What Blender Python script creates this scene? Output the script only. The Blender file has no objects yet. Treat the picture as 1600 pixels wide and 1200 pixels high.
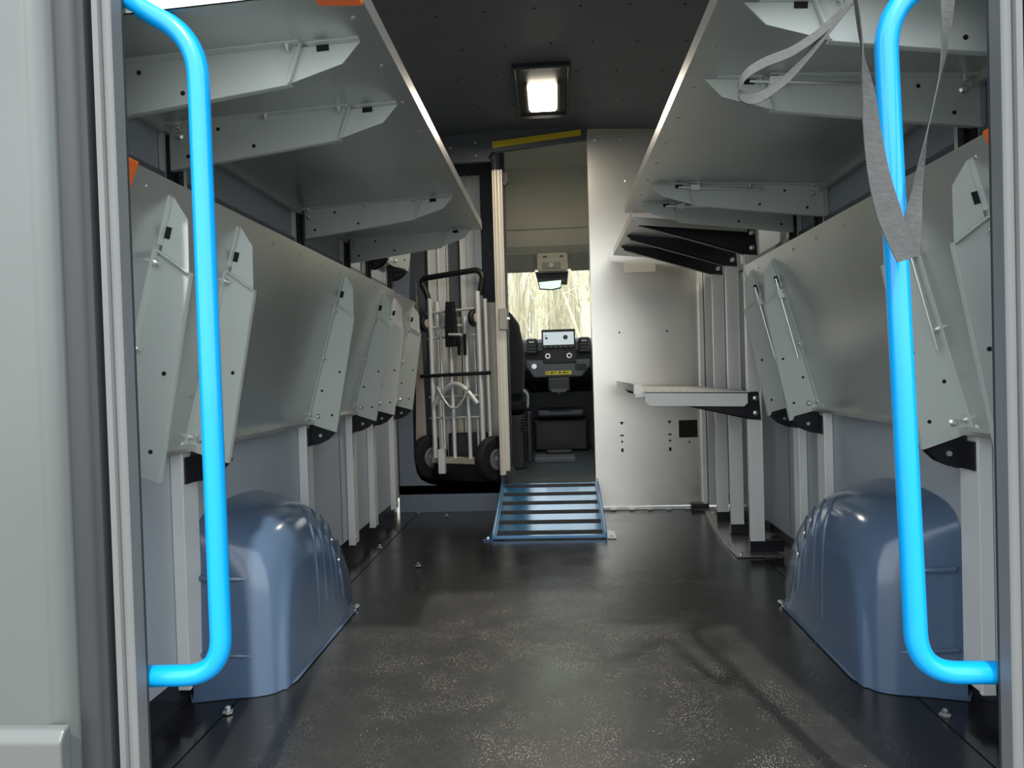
import bpy, bmesh, math, random
from mathutils import Vector, Matrix
random.seed(7)
C = bpy.context.scene.collection
sc = bpy.context.scene

# ------------------------------------------------------------------ camera
F = 1150.0
fwd_c = Vector((68/F, -22/F, 1)).normalized()          # van axis in camera coords (x right, y down, z forward)
dn = Vector((0.028, 1.0, 0)); dn -= dn.dot(fwd_c)*fwd_c; dn.normalize()
rt = dn.cross(fwd_c)                                    # van +X in camera coords
def w_of(i):                                            # camera axis i expressed in world
    return Vector((rt[i], fwd_c[i], -dn[i]))
cx, cyd, cz = w_of(0), w_of(1), w_of(2)
cam_d = bpy.data.cameras.new('camera'); cam = bpy.data.objects.new('camera', cam_d); C.objects.link(cam)
M = Matrix((cx, -cyd, -cz)).transposed().to_4x4()
M.translation = Vector((-0.01, 0, 0.78))
cam.matrix_world = M
cam_d.sensor_width = 36; cam_d.lens = F*36/1600; cam_d.clip_start = .02; cam_d.clip_end = 400
sc.camera = cam
# ------------------------------------------------------------------ world, sun, exposure
sc.view_settings.view_transform = 'Standard'; sc.view_settings.look = 'None'
sc.view_settings.gamma = 1; sc.view_settings.use_curve_mapping = False
sc.view_settings.exposure = 1.1
wd = bpy.data.worlds.new('overcast_sky'); sc.world = wd; wd.use_nodes = True
nt = wd.node_tree; bg = nt.nodes['Background']
tc = nt.nodes.new('ShaderNodeTexCoord'); sp = nt.nodes.new('ShaderNodeSeparateXYZ'); cr = nt.nodes.new('ShaderNodeValToRGB')
nt.links.new(tc.outputs['Generated'], sp.inputs[0]); nt.links.new(sp.outputs[2], cr.inputs[0]); nt.links.new(cr.outputs[0], bg.inputs[0])
cr.color_ramp.elements[0].color = (.93, .955, .965, 1); cr.color_ramp.elements[0].position = 0
cr.color_ramp.elements[1].color = (.72, .82, .92, 1); cr.color_ramp.elements[1].position = 1
bg.inputs[1].default_value = 1.4
sun_d = bpy.data.lights.new('sun', 'SUN'); sun_d.energy = 1.8; sun_d.angle = math.radians(1.5); sun_d.color = (1, .96, .88)
sun = bpy.data.objects.new('sun', sun_d); C.objects.link(sun)
sun.rotation_euler = Vector((-.09, .62, -.80)).to_track_quat('-Z', 'Y').to_euler()

# ------------------------------------------------------------------ materials
def mat(name, col, rough=.5, metal=0, noise=0, nscale=8, bump=0, bscale=60, stretch=None, emit=None, spec=None, coat=0, rvar=0, trans=0, aniso=0):
    m = bpy.data.materials.new(name); m.use_nodes = True; n = m.node_tree.nodes; l = m.node_tree.links
    b = n['Principled BSDF']
    b.inputs['Base Color'].default_value = (*col, 1); b.inputs['Roughness'].default_value = rough; b.inputs['Metallic'].default_value = metal
    if spec is not None: b.inputs['Specular IOR Level'].default_value = spec
    if coat: b.inputs['Coat Weight'].default_value = coat; b.inputs['Coat Roughness'].default_value = .12
    if trans: b.inputs['Transmission Weight'].default_value = trans
    tcn = n.new('ShaderNodeTexCoord'); mp = n.new('ShaderNodeMapping'); l.new(tcn.outputs['Object'], mp.inputs[0])
    if stretch: mp.inputs['Scale'].default_value = stretch
    if noise or rvar:
        t = n.new('ShaderNodeTexNoise'); t.inputs['Scale'].default_value = nscale; t.inputs['Detail'].default_value = 5
        l.new(mp.outputs[0], t.inputs[0])
        if noise:
            r = n.new('ShaderNodeValToRGB'); l.new(t.outputs['Fac'], r.inputs[0])
            r.color_ramp.elements[0].position = .3; r.color_ramp.elements[1].position = .7
            r.color_ramp.elements[0].color = (*[c*(1-noise) for c in col], 1); r.color_ramp.elements[1].color = (*[min(1, c*(1+noise)) for c in col], 1)
            l.new(r.outputs[0], b.inputs['Base Color'])
        if rvar:
            q = n.new('ShaderNodeMapRange'); l.new(t.outputs['Fac'], q.inputs[0]); q.inputs[1].default_value = .3; q.inputs[2].default_value = .7
            q.inputs[3].default_value = rough-rvar; q.inputs[4].default_value = rough+rvar; l.new(q.outputs[0], b.inputs['Roughness'])
    if bump:
        t2 = n.new('ShaderNodeTexNoise'); t2.inputs['Scale'].default_value = bscale; t2.inputs['Detail'].default_value = 3; l.new(mp.outputs[0], t2.inputs[0])
        bp = n.new('ShaderNodeBump'); bp.inputs['Strength'].default_value = bump; bp.inputs['Distance'].default_value = .004
        l.new(t2.outputs['Fac'], bp.inputs['Height']); l.new(bp.outputs[0], b.inputs['Normal'])
    if emit:
        b.inputs['Emission Color'].default_value = (*emit[0], 1); b.inputs['Emission Strength'].default_value = emit[1]
    return m
GALV = mat('galvanised_sheet', (.52, .545, .53), .33, .74, .15, 1.8, rvar=.045)
LIPM = mat('galvanised_edge', (.62, .62, .58), .38, .8, .1, 6)
BRK = mat('grey_green_bracket', (.50, .545, .51), .42, .10, .04, 5)
WALL = mat('blue_grey_panel', (.35, .39, .425), .45, 0, .04, 3, .03, 180)
WALLD = mat('dark_grey_panel', (.12, .135, .155), .5, 0, .06, 3)
WHITE = mat('plain_white', (.75, .78, .72), .35)
BLKGL = mat('black_gloss_sill', (.018, .018, .02), .16, 0, .3, 12, rvar=.05)
CEIL = mat('charcoal_headlining', (.080, .09, .108), .55, 0, .10, 4, .1, 200)
ALU = mat('aluminium_profile', (.76, .77, .75), .36, .25)
BRUSH = mat('brushed_aluminium', (.74, .72, .66), .27, .88)
CREAM = mat('aluminium_painted_lit', (.66, .61, .50), .34, .45)  # aluminium with the cream light on it put into the base colour
ARCH = mat('wheel_arch_plastic', (.08, .125, .20), .2, 0, .06, 4, .015, 30, rvar=.03, coat=.3)
SLATE = mat('slate_blue_sill', (.15, .185, .23), .45, 0, .06, 5)
BLUE = mat('blue_handle_paint', (.0, .33, .78), .3, 0, .02, 3, coat=.3)
RAMPB = mat('blue_ramp_metal', (.035, .20, .42), .2, .25, .05, 8, coat=1)
GRIP = mat('black_grip_strip', (.018, .02, .024), .8, 0, .2, 80)
ORG = mat('orange_cap', (.9, .16, .02), .45)
STEEL = mat('zinc_bolt', (.75, .75, .72), .3, .9)
HOLE = mat('punched_hole', (.006, .006, .007), .9)
BLK = mat('black_plastic', (.012, .013, .016), .45, 0, .2, 20)
BLKM = mat('black_steel_bracket', (.010, .010, .014), .38, .1)
SEAL = mat('grey_rubber_seal', (.14, .145, .145), .55, 0, .08, 20, stretch=(1, 1, .1))
SEALD = mat('dark_rubber', (.035, .037, .04), .5, 0, .1, 20)
CHAN = mat('door_channel_paint', (.03, .033, .037), .45, .0, .12, 6, stretch=(1, 1, .2))
BODY = mat('silver_body_paint', (.135, .148, .143), .4, .3, .06, 2)
TYRE = mat('tyre_rubber', (.014, .014, .016), .6, 0, .2, 30)
CHR = mat('chrome', (.82, .82, .78), .14, .95)
BEIGE = mat('beige_headliner', (.58, .55, .44), .8, 0, .05, 4, .1, 150)
VISOR = mat('grey_visor_vinyl', (.34, .34, .29), .7, 0, .05, 8)
MATR = mat('cab_rubber_mat', (.05, .065, .07), .38, 0, .2, 14, .1, 40, stretch=(.3, 3, 1), rvar=.1)
DASH = mat('black_dashboard', (.022, .026, .033), .5, 0, .15, 12, .1, 200)
DASHG = mat('grey_dashboard_trim', (.10, .115, .135), .45)
SEATM = mat('black_seat_fabric', (.012, .014, .018), .85, 0, .3, 60, .2, 200)
YEL = mat('yellow_tape', (.62, .47, .02), .5, 0, .1, 6)
YELS = mat('yellow_sticker', (.80, .70, .05), .5)
STRAPM = mat('grey_webbing', (.055, .057, .057), .7, 0, .15, 90, .3, 400)
STRAPL = mat('light_webbing_edge', (.42, .43, .42), .7)
SCRN = mat('lit_screen', (.3, .34, .36), .3, emit=((.62, .72, .75), .32))
SCRD = mat('screen_icon', (.02, .025, .04), .4)
MIRR = mat('mirror_glass', (.35, .58, .38), .05, .95)  # green of the reflected outdoors put into the base colour
WARM = mat('metal_painted_warm_lit', (.72, .60, .48), .4, .5)  # bare metal, warm light painted into its colour
LENS = mat('lamp_lens', (1, 1, 1), .4, emit=((1, .90, .72), 7))
BARK = mat('pale_bark', (.36, .33, .24), .9, 0, .3, 3, stretch=(4, 4, .5))
BARK2 = mat('birch_bark', (.60, .57, .44), .9, 0, .3, 3, stretch=(2, 2, 3))
BRUSHW = mat('pale_winter_brush', (.56, .53, .42), .9, 0, .2, 1)
GRND = mat('gravel_yard', (.16, .16, .15), .9, 0, .25, 2)
GRASS = mat('dry_grass', (.30, .29, .20), .95, 0, .3, 1)
# clear pane
GLASS = bpy.data.materials.new('windscreen_glass'); GLASS.use_nodes = True
_n = GLASS.node_tree.nodes; _l = GLASS.node_tree.links; _n.clear()
_o = _n.new('ShaderNodeOutputMaterial'); _t = _n.new('ShaderNodeBsdfTransparent'); _g = _n.new('ShaderNodeBsdfGlossy'); _x = _n.new('ShaderNodeMixShader')
_t.inputs[0].default_value = (.97, .98, .95, 1); _g.inputs['Roughness'].default_value = .02; _x.inputs[0].default_value = .05
_l.new(_t.outputs[0], _x.inputs[1]); _l.new(_g.outputs[0], _x.inputs[2]); _l.new(_x.outputs[0], _o.inputs[0])
# dusty cargo floor
FLOOR = bpy.data.materials.new('dusty_black_floor'); FLOOR.use_nodes = True
def build_floor():
    n = FLOOR.node_tree.nodes; l = FLOOR.node_tree.links; b = n['Principled BSDF']
    tc = n.new('ShaderNodeTexCoord')
    def noise(scale, detail=4, st=None, rough=.5):
        t = n.new('ShaderNodeTexNoise'); t.inputs['Scale'].default_value = scale; t.inputs['Detail'].default_value = detail; t.inputs['Roughness'].default_value = rough
        if st:
            m = n.new('ShaderNodeMapping'); m.inputs['Scale'].default_value = st; l.new(tc.outputs['Object'], m.inputs[0]); l.new(m.outputs[0], t.inputs[0])
        else: l.new(tc.outputs['Object'], t.inputs[0])
        return t.outputs['Fac']
    def ramp(src, a, b_, c0=0, c1=1):
        r = n.new('ShaderNodeMapRange'); l.new(src, r.inputs[0]); r.inputs[1].default_value = a; r.inputs[2].default_value = b_; r.inputs[3].default_value = c0; r.inputs[4].default_value = c1; return r.outputs[0]
    def mul(a, b_, op='MULTIPLY'):
        m = n.new('ShaderNodeMath'); m.operation = op
        for i, v in enumerate((a, b_)):
            if isinstance(v, (int, float)): m.inputs[i].default_value = v
            else: l.new(v, m.inputs[i])
        m.use_clamp = op == 'ADD'; return m.outputs[0]
    s = n.new('ShaderNodeSeparateXYZ'); l.new(tc.outputs['Object'], s.inputs[0])
    ax = n.new('ShaderNodeMath'); ax.operation = 'ABSOLUTE'; l.new(s.outputs[0], ax.inputs[0])
    reg = mul(ramp(s.outputs[1], 2.95, 2.35), ramp(ax.outputs[0], .72, .5))          # door grit and dust; sun patch's lighter tone painted in with it
    patch = ramp(noise(4.5, 6), .30, .66, .55, 1)
    dust_and_sun = mul(reg, mul(patch, ramp(noise(60, 8, (1, .6, 1), .8), .30, .72, .25, 1)))
    v = n.new('ShaderNodeTexVoronoi'); v.inputs['Scale'].default_value = 60; l.new(tc.outputs['Object'], v.inputs[0])
    g1 = mul(ramp(v.outputs['Distance'], .13, .05), ramp(noise(11, 4), .50, .60))
    v2 = n.new('ShaderNodeTexVoronoi'); v2.inputs['Scale'].default_value = 200; l.new(tc.outputs['Object'], v2.inputs[0])
    g2 = mul(ramp(v2.outputs['Distance'], .30, .10), ramp(noise(9, 5), .42, .62))
    grit = mul(mul(mul(g1, g2, 'ADD'), reg), ramp(noise(3.1, 2), .34, .5))
    scr = mul(ramp(noise(5, 5, (90, 1.5, 1)), .62, .72), ramp(noise(4, 3), .45, .65))
    m1 = n.new('ShaderNodeMix'); m1.data_type = 'RGBA'; m1.inputs[6].default_value = (.020, .020, .021, 1); m1.inputs[7].default_value = (.046, .045, .040, 1)
    l.new(mul(mul(dust_and_sun, .85), mul(scr, .10), 'ADD'), m1.inputs[0])
    m2 = n.new('ShaderNodeMix'); m2.data_type = 'RGBA'; m2.inputs[7].default_value = (.46, .44, .34, 1); l.new(m1.outputs[2], m2.inputs[6]); l.new(mul(grit, 1), m2.inputs[0])
    l.new(m2.outputs[2], b.inputs['Base Color'])
    l.new(mul(ramp(noise(7, 4), .3, .7, .17, .26), mul(dust_and_sun, .3), 'ADD'), b.inputs['Roughness'])
    bp = n.new('ShaderNodeBump'); bp.inputs['Strength'].default_value = .12; bp.inputs['Distance'].default_value = .002; l.new(noise(260, 2), bp.inputs['Height']); l.new(bp.outputs[0], b.inputs['Normal'])
build_floor()

# ------------------------------------------------------------------ mesh builder
WL = {}
class MB:
    def __init__(s): s.v = []; s.f = []
    def add(s, vs, fs):
        o = len(s.v); s.v += [Vector(p) for p in vs]; s.f += [[i+o for i in f] for f in fs]; return s
    def box(s, x0, x1, y0, y1, z0, z1):
        vs = [(x, y, z) for x in (x0, x1) for y in (y0, y1) for z in (z0, z1)]
        return s.add(vs, [(0, 1, 3, 2), (4, 6, 7, 5), (0, 4, 5, 1), (2, 3, 7, 6), (0, 2, 6, 4), (1, 5, 7, 3)])
    def hexa(s, a, b):                                   # two quads (lists of 4 points)
        return s.add(list(a)+list(b), [(3, 2, 1, 0), (4, 5, 6, 7), (0, 1, 5, 4), (1, 2, 6, 5), (2, 3, 7, 6), (3, 0, 4, 7)])
    def prism(s, poly, ext):                             # poly: 3-D points, ext: vector
        n = len(poly); e = Vector(ext); p = [Vector(q) for q in poly]
        return s.add(p+[q+e for q in p], [list(range(n))[::-1], list(range(n, 2*n))]+[[i, (i+1) % n, (i+1) % n+n, i+n] for i in range(n)])
    def tube(s, pts, r, n=12, cap=True):
        pts = [Vector(p) for p in pts]; rs = r if isinstance(r, (list, tuple)) else [r]*len(pts); rings = []; up = None
        for i, p in enumerate(pts):
            d = ((pts[min(i+1, len(pts)-1)]-pts[max(i-1, 0)])).normalized()
            if up is None:
                up = Vector((0, 0, 1)) if abs(d.z) < .9 else Vector((1, 0, 0))
            a = (up-up.dot(d)*d)
            a = a.normalized() if a.length > 1e-6 else d.orthogonal().normalized()
            up = a; b = d.cross(a)
            rings.append([p+rs[i]*(math.cos(2*math.pi*k/n)*a+math.sin(2*math.pi*k/n)*b) for k in range(n)])
        vs = [q for rg in rings for q in rg]; fs = []
        for i in range(len(rings)-1):
            for k in range(n): fs.append([i*n+k, i*n+(k+1) % n, (i+1)*n+(k+1) % n, (i+1)*n+k])
        if cap: fs += [list(range(n))[::-1], [(len(rings)-1)*n+k for k in range(n)]]
        return s.add(vs, fs)
    def lathe(s, c, axis, prof, n=24):                   # prof: (radius, offset along axis)
        c = Vector(c); d = Vector(axis).normalized(); a = d.orthogonal().normalized(); b = d.cross(a); m = len(prof)
        vs = [c+d*h+r*(math.cos(2*math.pi*k/n)*a+math.sin(2*math.pi*k/n)*b) for r, h in prof for k in range(n)]
        fs = [[i*n+k, i*n+(k+1) % n, (i+1)*n+(k+1) % n, (i+1)*n+k] for i in range(m-1) for k in range(n)]
        fs += [list(range(n))[::-1], [(m-1)*n+k for k in range(n)]]
        return s.add(vs, fs)
    def build(s, name, m, parent=None, smooth=False, bevel=0, seg=2, loc=None, **kw):
        me = bpy.data.meshes.new(name); o = bpy.data.objects.new(name, me); C.objects.link(o)
        if parent: pw = WL[parent]; o.parent = parent; w = pw if loc is None else Vector(loc); o.location = w-pw
        else: w = Vector(loc) if loc is not None else Vector((0, 0, 0)); o.location = w
        WL[o] = w
        me.from_pydata([tuple(p-w) for p in s.v], [], s.f)
        bm = bmesh.new(); bm.from_mesh(me); bmesh.ops.recalc_face_normals(bm, faces=bm.faces); bm.to_mesh(me); bm.free()
        me.materials.append(m)
        if smooth:
            for p in me.polygons: p.use_smooth = True
            md = o.modifiers.new('edges', 'EDGE_SPLIT'); md.split_angle = math.radians(42)
        if bevel:
            md = o.modifiers.new('bevel', 'BEVEL'); md.width = bevel; md.segments = seg; md.limit_method = 'ANGLE'
        for k, v in kw.items(): o[k] = v
        return o
def center(mb):
    n = len(mb.v); c = sum(mb.v, Vector())/n; z = min(p.z for p in mb.v); return Vector((c.x, c.y, z))
def thing(name, loc, label, cat, group=None):
    o = bpy.data.objects.new(name, None); C.objects.link(o); o.location = loc; o.empty_display_size = .05; WL[o] = Vector(loc)
    o['label'] = label; o['category'] = cat
    if group: o['group'] = group
    return o
def solo(mb, name, m, label, cat, group=None, **kw):
    o = mb.build(name, m, None, loc=center(mb), **kw); o['label'] = label; o['category'] = cat
    if group: o['group'] = group
    return o
def struct(name, mb, m, **kw):
    o = mb.build(name, m, None, **kw); o['kind'] = 'structure'; return o
SPLIT = {'bolts': 'bolt', 'rivets': 'rivet', 'end_lip': 'end_lip', 'face_ridges': 'ridge', 'pressed_ribs': 'pressed_rib', 'board_ribs': 'rib', 'vent_slats': 'vent_slat', 'clips': 'clip',
         'rollers': 'roller', 'hanging_tabs': 'tab', 'touch_buttons': 'touch_button', 'hinge_bars': 'hinge_bar', 'side_reflector': 'side_reflector', 'side_gusset': 'side_gusset', 'suspension_spring': 'spring_coil', 'punched_holes': 'hole', 'headlining_studs': 'stud'}
def child(mb, name, m, parent, **kw):
    if name in SPLIT:                                    # every loose piece becomes a part of its own
        par = list(range(len(mb.v)))
        def fd(i):
            while par[i] != i: par[i] = par[par[i]]; i = par[i]
            return i
        for f in mb.f:
            for i in f[1:]: par[fd(i)] = fd(f[0])
        groups = {}
        for f in mb.f: groups.setdefault(fd(f[0]), []).append(f)
        o = None
        for fs in groups.values():
            ids = sorted({i for f in fs for i in f}); ix = {i: k for k, i in enumerate(ids)}; q = MB(); q.add([mb.v[i] for i in ids], [[ix[i] for i in f] for f in fs]); o = q.build(SPLIT[name], m, parent, loc=center(q), **kw)
        return o
    return mb.build(name, m, parent, loc=center(mb), **kw)
def arc(pts, rad, n=8):                                  # polyline with rounded corners
    pts = [Vector(p) for p in pts]; out = [pts[0]]
    for i in range(1, len(pts)-1):
        a, b, c = pts[i-1], pts[i], pts[i+1]; u = (a-b).normalized(); v = (c-b).normalized()
        r = min(rad, (a-b).length*.49, (c-b).length*.49); p, q = b+u*r, b+v*r
        for k in range(n+1):
            t = k/n; out.append((1-t)**2*p+2*t*(1-t)*b+t*t*q)
    out.append(pts[-1]); return out

def sm(pts, k=6):                                        # Catmull-Rom through tuples of floats
    out = []
    for i in range(len(pts)-1):
        p0, p1, p2, p3 = pts[max(i-1, 0)], pts[i], pts[i+1], pts[min(i+2, len(pts)-1)]
        for j in range(k):
            t = j/k; out.append([.5*((2*b)+(-a+c)*t+(2*a-5*b+4*c-d)*t*t+(-a+3*b-3*c+d)*t**3) for a, b, c, d in zip(p0, p1, p2, p3)])
    out.append(list(pts[-1])); return out
# ------------------------------------------------------------------ van shell
YB = 4.10; ZC = 2.12; WX = .91
struct('floor', MB().box(-.80, .80, 1.04, YB, -.03, 0), FLOOR)
for sg, nm in ((-1, 'left'), (1, 'right')):
    a, b = sorted((sg*.803, sg*.96)); struct('trim_1' if sg < 0 else 'trim_2', MB().box(a, b, 1.04, YB, -.03, .002), BLKGL)
    m = MB(); a, b = sorted((sg*WX, sg*.99)); m.box(a, b, 1.12, YB+.02, .085, 1.62); struct('wall_'+nm, m, WALL)
    a, b = sorted((sg*.925, sg*.99)); struct('baseboard_'+nm, MB().box(a, b, 1.12, YB, .0, .084), BLKGL)
    m = MB(); a, b = sorted((sg*.905, sg*.99)); m.box(a, b, 1.12, YB+.02, 1.622, ZC+.05); struct('trim_3' if sg < 0 else 'trim_4', m, WHITE if sg < 0 else WALLD)  # upper wall strip: plain white on the left, dark grey on the right
    m = MB()                                             # thin seam lines between wall panels
    for y in (2.985,):
        a, b = sorted((sg*.908, sg*.9105)); m.box(a, b, y, y+.005, .09, 1.2)
    a, b = sorted((sg*.895, sg*.9105)); m.box(a, b, 1.2, YB, 1.235, 1.262)
    struct('trim_5' if sg < 0 else 'trim_6', m, WALLD)
m = MB(); N = 16                                         # slightly arched roof lining
for i in range(N):
    x0, x1 = -1+2*i/N, -1+2*(i+1)/N; z = lambda x: ZC-.05*x*x*1.2+.0
    m.hexa([(x0, 1.12, z(x0)), (x1, 1.12, z(x1)), (x1, YB+.05, z(x1)), (x0, YB+.05, z(x0))], [(x0, 1.12, z(x0)+.05), (x1, 1.12, z(x1)+.05), (x1, YB+.05, z(x1)+.05), (x0, YB+.05, z(x0)+.05)])
ceil = struct('ceiling', m, CEIL, smooth=True)
m = MB()
for y in (2.75, 3.05, 3.35, 3.72, 3.95):
    for x in (-.42, -.24, -.05, .12, .3, .5):
        xx = x+(.06 if y in (3.05, 3.72) else 0)
        m.lathe((xx, y, ZC-.0600*xx*xx), (0, 0, -1), [(.006, 0), (.006, .001)], 8)
d = child(m, 'headlining_studs', HOLE, ceil)
# unseen rear header above the opening, put in for its shade, and rear pillars with seals
struct('trim_7', MB().box(-.99, .99, 1.07, 1.16, 1.96, 2.2), SEAL)
def prof_pillar(sg):
    Z0, Z1 = -.15, 2.2
    def strip(name, pts, m, th=.01, sm_=False):
        pts = sm(pts, 5) if sm_ else pts
        P = [Vector((sg*x, y, Z0)) for x, y in pts]
        mb = MB().prism(P+[p+Vector((0, th, 0)) for p in P[::-1]], (0, 0, Z1-Z0))
        return struct(name, mb, m, smooth=True)
    k = 8 if sg < 0 else 13
    b = .687 if sg < 0 else .650
    q = lambda L: [(b+d, y) for d, y in L]
    strip('trim_%d' % k, q([(0, 1.121), (.003, 1.118), (.008, 1.117), (.014, 1.119)]), SEAL, .028)
    struct('trim_%d' % (36 if sg < 0 else 37), MB().box(*sorted((sg*(b+.0005), sg*(b+.012))), 1.149, 1.156, Z0, Z1), SEALD)
    strip('trim_%d' % (k+1), q([(.0145, 1.122), (.018, 1.114), (.026, 1.112), (.030, 1.12)]), SEAL, .012)
    strip('trim_%d' % (k+2), q([(.029, 1.134), (.043, 1.134)]), SEALD, .012)
    strip('trim_%d' % (k+3), q([(.039, 1.112), (.044, 1.106), (.050, 1.098), (.062, 1.093), (.078, 1.091)]), CHAN, .03, True)
    strip('trim_%d' % (k+4), q([(.074, 1.088), (.082, 1.074), (.095, 1.064), (.12, 1.058), (.25, 1.055), (.36, 1.06)]), BODY, .04, True)
    struct('trim_%d' % (20 if sg < 0 else 21), MB().box(*sorted((sg*(b+.044), sg*1.0)), 1.125, 1.17, Z0, Z1), CHAN)
prof_pillar(-1); prof_pillar(1)
m = MB(); m.prism([(-.755, 1.035, -.1), (-.755, 1.035, .25), (-.755, 1.045, .265), (-.755, 1.06, .268), (-.755, 1.06, -.1)], (-.3, 0, 0))
struct('trim_22', m, mat('pale_lower_body', (.12, .127, .123), .35), bevel=.004)

# blue grab handles
def handle(sg, pts, label, rad):
    t = thing('grab_handle', Vector(pts[-1]), label, 'grab handle', None)
    child(MB().tube(arc(pts, rad, 12), .0173, 20), 'handle_tube', BLUE, t, smooth=True)
    for p in (pts[0], pts[-1]):
        child(MB().lathe(p, (-sg, 0, 0), [(.0190, 0), (.0190, .004), (.017, .006)], 20), 'mounting_flange', BLUE, t, smooth=True)
handle(-1, [(-0.7098, 1.175, 1.4149), (-0.5769, 1.175, 1.3345), (-0.5728, 1.175, 0.2935), (-0.7088, 1.175, 0.2914)], 'bright blue bent tube grab handle just inside the left door pillar', .065)
handle(1, [(0.6723, 1.175, 1.3881), (0.5095, 1.175, 1.3345), (0.5404, 1.175, 0.2914), (0.6723, 1.175, 0.2914)], 'bright blue bent tube grab handle inside the right door pillar, crossed by the strap', .085)

# ------------------------------------------------------------------ upright posts on the walls
def wall_post(sg, y, label, cap=True, ztop=1.36, high=False, zb=.058):
    t = thing('upright_post', (sg*.897, y, zb), label, 'post', 'uprights along the '+('left' if sg < 0 else 'right')+' wall')
    m = MB(); w = .078
    a, b = sorted((sg*.886, sg*.909)); m.box(a, b, y, y+w, zb, ztop)
    a, b = sorted((sg*.880, sg*.909)); m.box(a, b, y-.006, y+.006, zb, ztop)
    child(m, 'channel', ALU, t, bevel=.0015)
    a, b = sorted((sg*.84, sg*.886)); m = MB().prism([(sg*.909, y+.02, .06), (sg*.909, y+.12, .06), (sg*.909, y+.12, .10), (sg*.909, y+.02, .13)], (sg*-.006, 0, 0))
    if zb < .1: child(m, 'foot_flange', ALU, t)
    if zb < .1: child(MB().lathe((sg*.884, y+.02, .085), (-sg, 0, 0), [(.007, 0), (.007, .004), (.003, .006)], 10), 'bolt', STEEL, t, smooth=True)
    if cap:
        P = [(.884, .538), (.884, .62), (.80, .598), (.795, .585), (.825, .555), (.858, .540)]
        hb = child(MB().prism([(sg*x, y+.044, z) for x, z in P], (0, .005, 0)).box(*sorted((sg*.876, sg*.885)), y+.002, y+.074, .538, .60).prism([(sg*x, y+.07, z) for x, z in P], (0, .006, 0)), 'hinge_bracket', BLKM, t, bevel=.001)
        child(MB().lathe((sg*.845, y+.044, .572), (0, -1, 0), [(.006, 0), (.006, .004)], 10), 'hinge_pin', STEEL, hb)
    child(MB().box(*sorted((sg*.868, sg*.887)), y+.006, y+.022, 1.225, 1.358).box(*sorted((sg*.879, sg*.888)), y-.012, y+.05, 1.225, 1.358), 'shelf_bracket_plate', BLKM, t, bevel=.001)
    if high:
        P = [(.884, 1.285), (.884, 1.366), (.80, 1.344), (.795, 1.331), (.825, 1.301), (.858, 1.286)]
        child(MB().prism([(sg*x, y+.03, z) for x, z in P], (0, .005, 0)).prism([(sg*x, y+.07, z) for x, z in P], (0, .005, 0)).box(*sorted((sg*.80, sg*.885)), y+.03, y+.075, 1.325, 1.33), 'hinge_bracket', BLKM, t, bevel=.001)
    return t
names_l = ['nearest the left door pillar, in front of the wheel arch', 'rising from behind the top of the left wheel arch', 'just beyond the left wheel arch', 'second beyond the left wheel arch', 'beside the left end of the slate sill at the bulkhead']
for y, d in zip((1.66, 2.51, 3.08, 3.43, 3.88), names_l):
    wall_post(-1, y, 'silver aluminium upright '+d, zb=.24 if y == 2.51 else .058, high=y > 3.3, ztop=1.9 if y > 3.3 else 1.36)
for y, d in zip((1.62, 2.52, 2.78), ['nearest the right door pillar, in front of the wheel arch', 'rising behind the top of the right wheel arch', 'between the right wheel arch and the small white shelf']):
    wall_post(1, y, 'silver aluminium upright '+d, zb={2.52: .24, 2.78: .10}.get(y, .058))

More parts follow.
